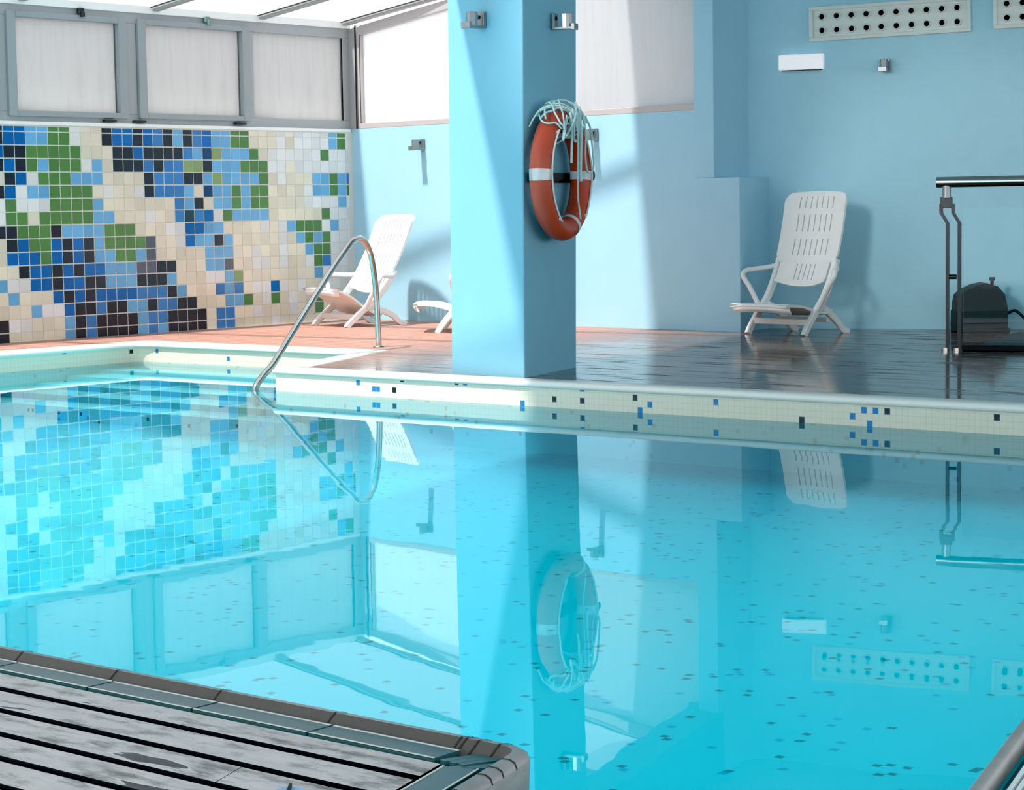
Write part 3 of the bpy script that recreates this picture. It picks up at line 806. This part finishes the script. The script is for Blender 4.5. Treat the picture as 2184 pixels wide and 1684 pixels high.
    for sgn in (-1, 1):
        y = sgn * .292
        mb = MB(); pf = cm2([R2(p) for p in [(-.372, .575), (-.345, .50), (-.285, .38), (-.215, .27), (-.12, .165), (-.045, .075)]] + [(-.004, .016), (.006, .0)], 5)
        nn = len(pf); ribbon(mb, pf, [.062 - .018 * (i / nn) for i in range(nn)], .042, y)
        mb.build('leg', M['plastic'], root)
        mb = MB(); a0 = R2((-.20, .22)); ribbon(mb, cm2([a0, (a0[0] * .8 + rear * .2, a0[1] * .88), (rear * .62 + a0[0] * .38, .095), (rear + .06, .03), (rear - .01, 0.002)], 5), .050, .036, y - sgn * .028)
        mb.build('leg', M['plastic'], root)
        ap = [(-.372, .535, 0), (-.31, .512, .06), (-.22, .498, .135), (-.155, .485, .175), (-.135, .445, .180), (-.140, .36, .115), (-.142, .27, .055), (-.140, .19, .005)]
        mb = MB(); mb.tube(catmull([Vector((R2((a, c))[0], y + sgn * d, R2((a, c))[1])) for a, c, d in ap], 6), .0205, 10)
        mb.build('armrest', M['plastic'], root, bevel=.004)
    mb = MB(); bz = .085
    b0 = R2((-.055, .10)); mb.box(b0[0] - .012, b0[0] + .012, -.28, .28, b0[1] - .024, b0[1] + .024)
    mb.build('stretcher', M['plastic'], root, bevel=.006)
    mb = MB(); mb.box(rear * .6 - .02, rear * .6 + .01, -.25, .25, .09, .125)
    mb.build('stretcher', M['plastic'], root, bevel=.006)
    return root

def face(o, fx, fy): o.rotation_euler = (0, 0, math.atan2(fy, fx))
ch = make_chair('lounge_chair', 0.0, -.53)
tag(ch, 'white slatted plastic reclining chair upright against the shaded side wall', 'chair', 'white plastic reclining chairs')
ch.location = (-9.245, 14.06, 0); face(ch, -.16, -.987)
chl = make_chair('lounge_chair', radians(12), -.60, radians(8))
tag(chl, 'white plastic reclining chair tilted back in the sunny corner behind the handrail', 'chair', 'white plastic reclining chairs')
chl.location = (-13.50, 13.45, 0); face(chl, -.27, -.964)
chc = copy_tree(ch); tag(chc, 'white plastic reclining chair mostly hidden behind the pillar', 'chair', 'white plastic reclining chairs')
chc.location = (-12.10, 13.35, 0); face(chc, -.80, -.60)

# ---------------- lifebuoy
PN = Vector((PD.y, -PD.x, 0))                   # normal of the shaded pillar side
RC = B + PD * .335 + PN * .122 + Vector((0, 0, 1.203)); RM, rm = .332, .066
lb = empty('lifebuoy', RC); tag(lb, 'orange ring lifebuoy hanging on the shaded side of the blue pillar', 'lifebuoy')
def rv(a, b, rr=rm, RR=RM): return PD * ((RR + rr * cos(b)) * cos(a)) + PN * (rr * sin(b)) + Vector((0, 0, (RR + rr * cos(b)) * sin(a)))
mb = MB(); mb.strips([[rv(2 * pi * i / 64, 2 * pi * k / 24) for k in range(24)] for i in range(65)], 0, True, True)
mb.build('ring', M['orange'], lb, weld=True)
for a0, mt in ((180, 'tape'), (0, 'tape_white'), (270 + 22, 'tape_white'), (90, 'tape_white')):
    mb = MB(); hw2 = 5.2 if a0 != 292 else 3.4
    mb.strips([[rv(radians(a0 + d), 2 * pi * k / 24, rm + .0025) for k in range(24)] for d in (-hw2, -hw2 / 2, 0, hw2 / 2, hw2)], 0, True, True)
    mb.build('band', M[mt], lb)
for a0, a1, sag in ((128, 180, .03), (180, 236, .03), (-52, 0, .03), (0, 50, .03)):
    mb = MB(); P = []
    for i in range(17):
        u = i / 16; a = radians(a0 + (a1 - a0) * u)
        P.append(rv(a, pi / 2 + .25 * sin(pi * u) * (1 if True else 0), rm + .008, RM - .0 + .012 * sin(pi * u)))
    mb.tube(P, .0062, 6); mb.build('grab_line', M['cord'], lb)
for a0 in (132, 232, -48, 48):
    mb = MB(); c0 = rv(radians(a0), pi / 2, rm + .001); mb.tube([c0, c0 + PN * .006], .012, 10); mb.build('eyelet', M['tape_white'], lb)
# steel bracket that carries it
br = empty('lifebuoy_bracket', B + PD * .335 + PN * .032 + Vector((0, 0, 1.203))); tag(br, 'dark steel cross bar with end pin behind the lifebuoy', 'bracket')
mb = MB(); mb.obox(PD * -.30 + PN * .0 + Vector((0, 0, -.045)), PD * .78, PN * .020, (0, 0, .06)); mb.build('bar', M['dark_steel'], br, bevel=.003)
mb = MB(); mb.tube([PD * .43 + PN * .01, PD * .43 + PN * .12], .022, 12); mb.build('pin', M['brushed'], br)
mb = MB(); mb.tube([PD * .43 + PN * .115, PD * .43 + PN * .135], .032, 12); mb.build('pin_head', M['dark_steel'], br)
# tangled rope slung over the top
rp0 = RC + Vector((0, 0, RM + rm)); ro = empty('rope', rp0); tag(ro, 'pale tangled rope slung over the top of the lifebuoy', 'rope')
rr = random.Random(11)
def ringtop(a, b, lift=.014): return rv(radians(a), radians(b), rm + lift) - Vector((0, 0, RM + rm))
mb = MB()
for k in range(9):      # loose coils wrapped over the ring crown
    a0 = rr.uniform(72, 118); P = []
    for i in range(15):
        u = i / 14; b = -60 + 250 * u
        P.append(ringtop(a0 + 16 * sin(u * 5 + k) + rr.uniform(-3, 3), b, .027 + .009 * (k % 3)) + Vector((0, 0, rr.uniform(-.004, .010))))
    mb.tube(catmull(P, 3), .0056, 6)
for k in range(5):      # coils lying along the crown
    P = []
    for i in range(12):
        u = i / 11
        P.append(ringtop(60 + 72 * u, 50 + 60 * sin(3 * u + k * 1.3), .030 + .006 * k) + Vector((0, 0, rr.uniform(-.006, .010))))
    mb.tube(catmull(P, 3), .0056, 6)
mb.build('coil', M['rope'], ro)
def hang(name, path, r=.0085, mat='rope'):
    """strand hanging in front of the ring; path of (along pillar side, drop) pairs from the rope's place"""
    mb = MB(); mb.tube(catmull([PD * s + PN * (rm + .036 + .006 * sin(i * 1.7)) + Vector((0, 0, dz)) for i, (s, dz) in enumerate(path)], 5), r, 6); mb.build(name, M[mat], ro)
hang('strand', [(-.10, -.03), (-.085, -.12), (-.075, -.22), (-.078, -.33)], .008)
hang('strand', [(.0, .0), (.01, -.15), (.02, -.33), (.025, -.52), (.045, -.665)], .0058)
hang('strand', [(.04, .01), (.06, -.12), (.075, -.25), (.072, -.38), (.06, -.44)], .011)
hang('loop', [(-.06, -.01), (-.055, -.12), (-.03, -.19), (.005, -.20), (.025, -.16), (.02, -.06), (.0, -.01)], .007)
hang('loop', [(.10, -.04), (.14, -.14), (.15, -.28), (.19, -.375), (.24, -.38), (.275, -.34), (.285, -.25), (.265, -.17), (.22, -.11), (.15, -.05)], .006)
hang('loop', [(-.16, -.05), (-.20, -.14), (-.215, -.20), (-.19, -.14), (-.14, -.06)], .006)
hang('loop', [(-.04, -.02), (-.02, -.10), (.01, -.12), (.03, -.07), (.02, -.02)], .0065)

# ---------------- steel wall brackets
def make_bracket():
    o = empty('wall_bracket')   # local: +y out of the wall, x along, z up
    mb = MB(); mb.box(-.030, .030, 0, .010, -.045, .055); mb.build('back_plate', M['brushed'], o, bevel=.003)
    mb = MB()
    mb.box(-.030, .030, .010, .135, -.045, -.030)
    mb.box(-.030, .030, .010, .022, -.030, .050)
    prof = [(.150, -.052), (.150, -.030), (.135, -.025), (.128, .0), (.125, .05), (.115, .05), (.115, .0), (.112, -.03)]
    mb.hexa([(-.034, .128, -.05), (.034, .128, -.05), (.034, .150, -.05), (-.034, .150, -.05)], [(-.034, .128, -.012), (.034, .128, -.012), (.034, .150, -.012), (-.034, .150, -.012)])
    rows = []
    for i in range(9):
        a = radians(-90 + 180 * i / 8); rows.append([(.034 * sin(a), .075 + .055 * cos(a), -.04), (.034 * sin(a), .075 + .055 * cos(a), .048), (.028 * sin(a), .075 + .047 * cos(a), .048), (.028 * sin(a), .075 + .047 * cos(a), -.04)])
    mb.strips(rows, 0, False, True); mb.build('saddle', M['brushed'], o, bevel=.002)
    mb = MB(); mb.tube([(.012, .012, .022), (.012, .030, .022)], .012, 10); mb.build('screw', M['gasket'], o)
    return o
def put(o, p, nrm):
    # face the bracket along the wall normal
    o.location = p; o.rotation_euler = (0, 0, math.atan2(nrm.y, nrm.x) - pi / 2)
b0 = make_bracket(); BN = Vector((-0.0642, -1, 0)).normalized()
q = on_wall(902, 309, *BK); put(b0, q + BN * .002, BN); tag(b0, 'steel wall bracket on the sunlit blue wall, left of the pillar', 'bracket', 'steel wall brackets')
b1 = copy_tree(b0); q = on_wall(1271, 288, *BK); put(b1, q + BN * .002, BN); tag(b1, 'steel wall bracket on the back wall, half behind the lifebuoy', 'bracket', 'steel wall brackets')
FN = Vector((-.046, -1, 0)).normalized()
b2 = copy_tree(b0); q = on_wall(1031, 45, (A.x + .012, A.y + .012), (B.x + .022, B.y + .02)); put(b2, q + FN * .008, FN); tag(b2, 'steel wall bracket high on the sunlit front of the pillar', 'bracket', 'steel wall brackets')
b3 = copy_tree(b0); q = on_wall(1177, 48, (B.x + .02, B.y + .02), (Cc.x + .024, Cc.y + .02)); put(b3, q + PN * .008, PN); tag(b3, 'steel wall bracket high on the shaded side of the pillar', 'bracket', 'steel wall brackets')
b4 = copy_tree(b0); q = on_wall(1890, 141, RO, RO + RD); put(b4, q + RN * .003, RN); tag(b4, 'steel wall bracket on the shaded side wall under the air vents', 'bracket', 'steel wall brackets')

# ---------------- air vents, lamp
def quad_frame(a, b, up):
    return a, (b - a), Vector((0, 0, up))
def make_vent():
    o = empty('air_vent'); W_, H_ = 1.285, .272       # local x along, z up, y out of the wall
    mb = MB(); t_ = .030
    mb.box(0, W_, 0, .035, 0, t_); mb.box(0, W_, 0, .035, H_ - t_, H_); mb.box(0, t_, 0, .035, t_, H_ - t_); mb.box(W_ - t_, W_, 0, .035, t_, H_ - t_)
    mb.build('frame', M['vent'], o, bevel=.004)
    mb = MB(); mb.box(t_, W_ - t_, 0, .014, t_, H_ - t_); mb.build('plate', M['vent'], o)
    for r in range(2):
        for c in range(10):
            x = .105 + c * (W_ - .21) / 9; z = .082 + r * .108
            mb = MB(); rows = []
            for rad, yy in ((.034, .013), (.031, .030), (.027, .036), (.0225, .036), (.0215, .026)):
                rows.append([(x + rad * cos(2 * pi * k / 20), yy, z + rad * sin(2 * pi * k / 20)) for k in range(20)])
            mb.strips(rows, 0, True, True); nz = mb.build('nozzle', M['vent'], o)
            mb = MB(); mb.add([(x + .0222 * cos(2 * pi * k / 20), .0275, z + .0222 * sin(2 * pi * k / 20)) for k in range(20)], [tuple(range(20))]); mb.build('hole', M['hole'], nz)
    return o
v0 = make_vent()
pv = on_wall(1728, 89, RO, RO + RD)
vtilt = math.atan2(.022, 1.22)
def put_vent(o, p):
    o.location = p + RN * .002
    o.rotation_euler = (0, 0, 0)
    ex = RD.copy(); ez = Vector((0, 0, 1))
    mat = Matrix((( -ex.x, RN.x, 0, 0), (-ex.y, RN.y, 0, 0), (0, 0, 1, 0), (0, 0, 0, 1)))
    # keep x along the wall to the right, y out of the wall (mirrored frame avoided by flipping x origin)
    ang = math.atan2(RN.y, RN.x) - pi / 2
    o.rotation_euler = (0, 0, ang)
    # with y out of the wall local x runs to the left, so start from the right end
    o.location = p + RD * 1.285 + RN * .002
put_vent(v0, pv); v0.rotation_euler[1] = vtilt; v0.location.z += .022
tag(v0, 'white air vent with two rows of round nozzles above the chair', 'vent', 'air vents')
v1 = copy_tree(v0); p1 = on_wall(2120, 62.5, RO, RO + RD); v1.location = p1 + RD * 1.285 + RN * .002; v1.location.z += .022
tag(v1, 'white air vent with round nozzles cut off by the right edge', 'vent', 'air vents')
la = empty('emergency_lamp', rw(-.916, 2.079, .002)); tag(la, 'white rectangular lamp box on the shaded side wall', 'lamp')
ang = math.atan2(RD.y, RD.x); la.rotation_euler = (0, 0, ang)
mb = MB(); mb.box(0, .365, -.055, 0, 0, .122); mb.build('cover', M['lamp_white'], la, bevel=.008)
mb = MB(); mb.box(.02, .345, -.030, 0.0, -.006, 0); mb.build('base', M['gasket'], la)

# ---------------- glass balustrade
BA = on_z(2031, 752, 0); BB = on_z(2050, 748, 0); bdir = Vector((.948, .317, 0)).normalized()
bl = empty('balustrade', BB); tag(bl, 'glass balustrade with steel handrail and thin dark posts at the right', 'balustrade')
nb = Vector((bdir.y, -bdir.x, 0))
sc_ = (BB - EYE).length / FPX
def up(pxs): return pxs * sc_ * 1.0
mb = MB(); mb.tube([bdir * -.165 + Vector((0, 0, 1.135)), bdir * 2.6 + Vector((0, 0, 1.135))], .036, 20); mb.build('handrail', M['steel'], bl)
mb = MB(); mb.tube([bdir * -.10 + Vector((0, 0, 1.03)), bdir * -.10 + Vector((0, 0, 1.11))], .030, 14); mb.build('collar', M['brushed'], bl)
mb = MB(); mb.obox(bdir * -.14 + nb * -.012 + Vector((0, 0, .96)), bdir * .08, nb * .024, (0, 0, .075)); mb.build('fork', M['dark_steel'], bl, bevel=.004)
def post(x0, x1):
    mb = MB()
    P = [(x0, .99), (x0, .93), (x1, .86), (x1, .02), (x1, 0)]
    P = [(a, z) for a, z in P]
    rows = []
    for a, z in P:
        c = bdir * a + Vector((0, 0, z)); rows.append([c + bdir * -.011 + nb * -.012, c + bdir * .011 + nb * -.012, c + bdir * .011 + nb * .012, c + bdir * -.011 + nb * .012])
    mb.strips(rows, 0, False, True); mb.add(rows[-1], [(0, 1, 2, 3)]); mb.add(rows[0], [(3, 2, 1, 0)])
    mb.build('post', M['dark_steel'], bl)
post(-.135, -.092); post(-.055, -.012)
mb = MB(); mb.obox(bdir * .012 + nb * .004 + Vector((0, 0, .06)), bdir * 2.5, nb * -.008, (0, 0, .90)); mb.build('glass_panel', M['glass'], bl)
mb = MB(); mb.tube([bdir * -.078 + nb * .02 + Vector((0, 0, .50)), bdir * -.028 + nb * .02 + Vector((0, 0, .50))], .016, 10); mb.build('clamp', M['dark_steel'], bl)
mb = MB(); mb.obox(bdir * .01 + nb * -.03 + Vector((0, 0, .002)), bdir * 2.5, nb * .06, (0, 0, .040)); mb.build('base_rail', M['black'], bl, bevel=.003)
for a in (-.11, -.03):
    mb = MB(); mb.tube([bdir * a + Vector((0, 0, 0)), bdir * a + Vector((0, 0, .02))], .024, 12); mb.build('foot', M['steel'], bl)

# black sheet standing in for floor shade, hooded box and small object behind the glass
mt = [on_z(x, y, 0.0) for x, y in ((2086, 740), (2300, 742), (2300, 707), (2168, 712))]
mb = MB(); mb.prism([(p.x, p.y) for p in mt], .002, .014)
tag(mb.build('shade_sheet', M['black']), 'black sheet standing in for the shade on the deck behind the glass balustrade', 'mat')
hb = empty('hooded_box', rw(.72, 0, .26)); hb.rotation_euler = (0, 0, math.atan2(_r.y, _r.x)); tag(hb, 'dark grey hooded box with a small knob behind the glass', 'box')
mb = MB()
outl = [(-.19, .0), (-.195, .10), (-.185, .235), (-.175, .285), (-.13, .325), (-.04, .365), (.03, .378), (.12, .35), (.175, .29), (.195, .20), (.20, .10), (.195, .0)]
def hull(z0, z1, pts, d0, d1, mb, mi):
    f = [(x, -.15 + d0 * 0, z) for x, z in pts]; n = len(pts)
    fr_ = [(x * .94, -.17, z) for x, z in pts]; md = [(x, -.12, z) for x, z in pts]; bk = [(x, .10, z) for x, z in pts]
    mb.strips([fr_, md, bk], mi, False); mb.add(fr_, [tuple(range(n))], mi); mb.add(bk, [tuple(range(n - 1, -1, -1))], mi)
top = [(-.192, .165)] + outl[2:10] + [(.197, .165)]; low = [(-.20, .03), (-.197, .165), (.199, .165), (.20, .03)]
hull(0, 1, top, 0, 0, mb, 0); mb.build('hood', M['hood'], hb, bevel=.008)
mb = MB(); hull(0, 1, low, 0, 0, mb, 0); mb.box(-.20, .21, -.16, .10, 0, .03, 0); mb.build('base', M['hood_low'], hb, bevel=.006)
mb = MB(); mb.tube([(.085, -.08, .36), (.085, -.08, .40)], .014, 10); mb.tube([(.085, -.08, .395), (.085, -.08, .42)], .024, 12); mb.build('knob', M['black'], hb)
mb = MB(); mb.tube(catmull([(.20, -.10, .14), (.26, -.10, .16), (.33, -.11, .10), (.40, -.13, .02)], 5), .012, 8); mb.build('hose', M['black'], hb)
so = empty('hose_end', on_z(2058, 704, 0)); so.rotation_euler = (0, 0, math.atan2(_r.y, _r.x)); tag(so, 'small white pipe end with black cap lying beside the hooded box', 'hose end')
mb = MB(); mb.tube([(-.035, 0, .022), (.04, 0, .022)], .020, 12); mb.build('pipe', M['plastic'], so)
mb = MB(); mb.tube([(-.045, 0, .040), (.045, 0, .046)], [.012, .016], 10); mb.build('cap', M['black'], so)

# small pale blue sandal toe at the bottom of the frame
sp_ = on_z(612, 1719, 0); sd = empty('flip_flop', (sp_.x, sp_.y, 0)); sd.rotation_euler = (0, 0, math.atan2(_r.y, _r.x)); tag(sd, 'pale blue rounded sandal toe with black strap on the near boards', 'sandal')
def toe(w, yt, y0):
    return [(-w, y0)] + [(w * cos(radians(180 - 180 * i / 12)), yt - w * .9 + w * .9 * sin(radians(180 - 180 * i / 12))) for i in range(13)] + [(w, y0)]
mb = MB(); mb.prism(toe(.030, .075, -.15), .001, .010); mb.build('sole', M['black'], sd, bevel=.002)
mb = MB(); mb.prism(toe(.026, .068, -.15), .010, .016); mb.build('insole', M['flip_blue'], sd, bevel=.002)
mb = MB(); mb.box(-.0025, .0025, -.12, .066, .016, .022); mb.build('strap', M['black'], sd)

# ------------------------------------------------------------------ light
w = bpy.data.worlds.new('world'); scn.world = w; w.use_nodes = True; nt = w.node_tree; nt.nodes.clear()
bg = nt.nodes.new('ShaderNodeBackground'); wo = nt.nodes.new('ShaderNodeOutputWorld')
tc = nt.nodes.new('ShaderNodeTexCoord'); sx = nt.nodes.new('ShaderNodeSeparateXYZ'); mr = nt.nodes.new('ShaderNodeMapRange'); mx = nt.nodes.new('ShaderNodeMix'); mx.data_type = 'RGBA'
nt.links.new(tc.outputs['Generated'], sx.inputs[0]); nt.links.new(sx.outputs[2], mr.inputs[0]); mr.inputs[1].default_value = -.1; mr.inputs[2].default_value = .8
nt.links.new(mr.outputs[0], mx.inputs[0]); mx.inputs[6].default_value = (0.94, 0.96, 1.0, 1); mx.inputs[7].default_value = (0.92, 0.95, 1.0, 1)
nt.links.new(mx.outputs[2], bg.inputs[0]); bg.inputs[1].default_value = 1.0; nt.links.new(bg.outputs[0], wo.inputs[0])
sun = bpy.data.lights.new('sun', 'SUN'); sun.energy = 7.4; sun.angle = radians(2.8); sun.color = (1.0, 0.965, 0.90)
so_ = bpy.data.objects.new('sun', sun); COL.objects.link(so_)
sdv = Vector((0.10, 0.48, -1.0)).normalized(); so_.rotation_euler = sdv.to_track_quat('-Z', 'Y').to_euler(); so_.location = (-12, 5, 8)

# unseen fill lamps added under the surface to brighten the pool floor
def pool_fill_lamp(x0, x1, y0, y1, radiance, col):
    ar = bpy.data.lights.new('pool_fill', 'AREA'); ar.shape = 'RECTANGLE'; ar.size = x1 - x0; ar.size_y = y1 - y0
    ar.energy = radiance * pi * (x1 - x0) * (y1 - y0); ar.color = col
    o = bpy.data.objects.new('pool_fill', ar); COL.objects.link(o); o.location = ((x0 + x1) / 2, (y0 + y1) / 2, -.158)
pool_fill_lamp(-8.2, 2.8, 3.1, 9.1, 0.56, (0.02, 0.95, 1.0))
pool_fill_lamp(-10.2, -8.2, 3.1, 9.1, 0.82, (0.12, 1.0, 1.0))
pool_fill_lamp(-13.1, -10.95, 9.1, 10.9, 0.80, (0.50, 1.0, 0.96))
pool_fill_lamp(-13.1, -10.2, 3.1, 9.1, 0.98, (0.46, 1.0, 0.96))
# unseen spot added to throw a soft chair shadow on the side wall
sl = bpy.data.lights.new('added_spot', 'SPOT'); sl.energy = 300; sl.color = (1.0, 0.98, 0.95); sl.shadow_soft_size = 0.5; sl.spot_size = radians(23); sl.spot_blend = 0.45
slo = bpy.data.objects.new('added_spot', sl); COL.objects.link(slo); slo.location = (-7.3, 7.0, 2.75)
slo.rotation_euler = (Vector((-8.20, 14.9, 0.95)) - Vector(slo.location)).to_track_quat('-Z', 'Y').to_euler()
scn.view_settings.view_transform = 'Standard'; scn.view_settings.look = 'None'; scn.view_settings.exposure = 1.14; scn.view_settings.gamma = 1.0
scn.view_settings.use_curve_mapping = True
scn.view_settings.curve_mapping.black_level = (0.006, 0.006, 0.006)
scn.view_settings.curve_mapping.update()
scn.cycles.use_denoising = True
scn.cycles.max_bounces = 10; scn.cycles.transparent_max_bounces = 16; scn.cycles.diffuse_bounces = 5; scn.cycles.glossy_bounces = 5
scn.cycles.caustics_reflective = False; scn.cycles.caustics_refractive = False; scn.cycles.sample_clamp_indirect = 4.0
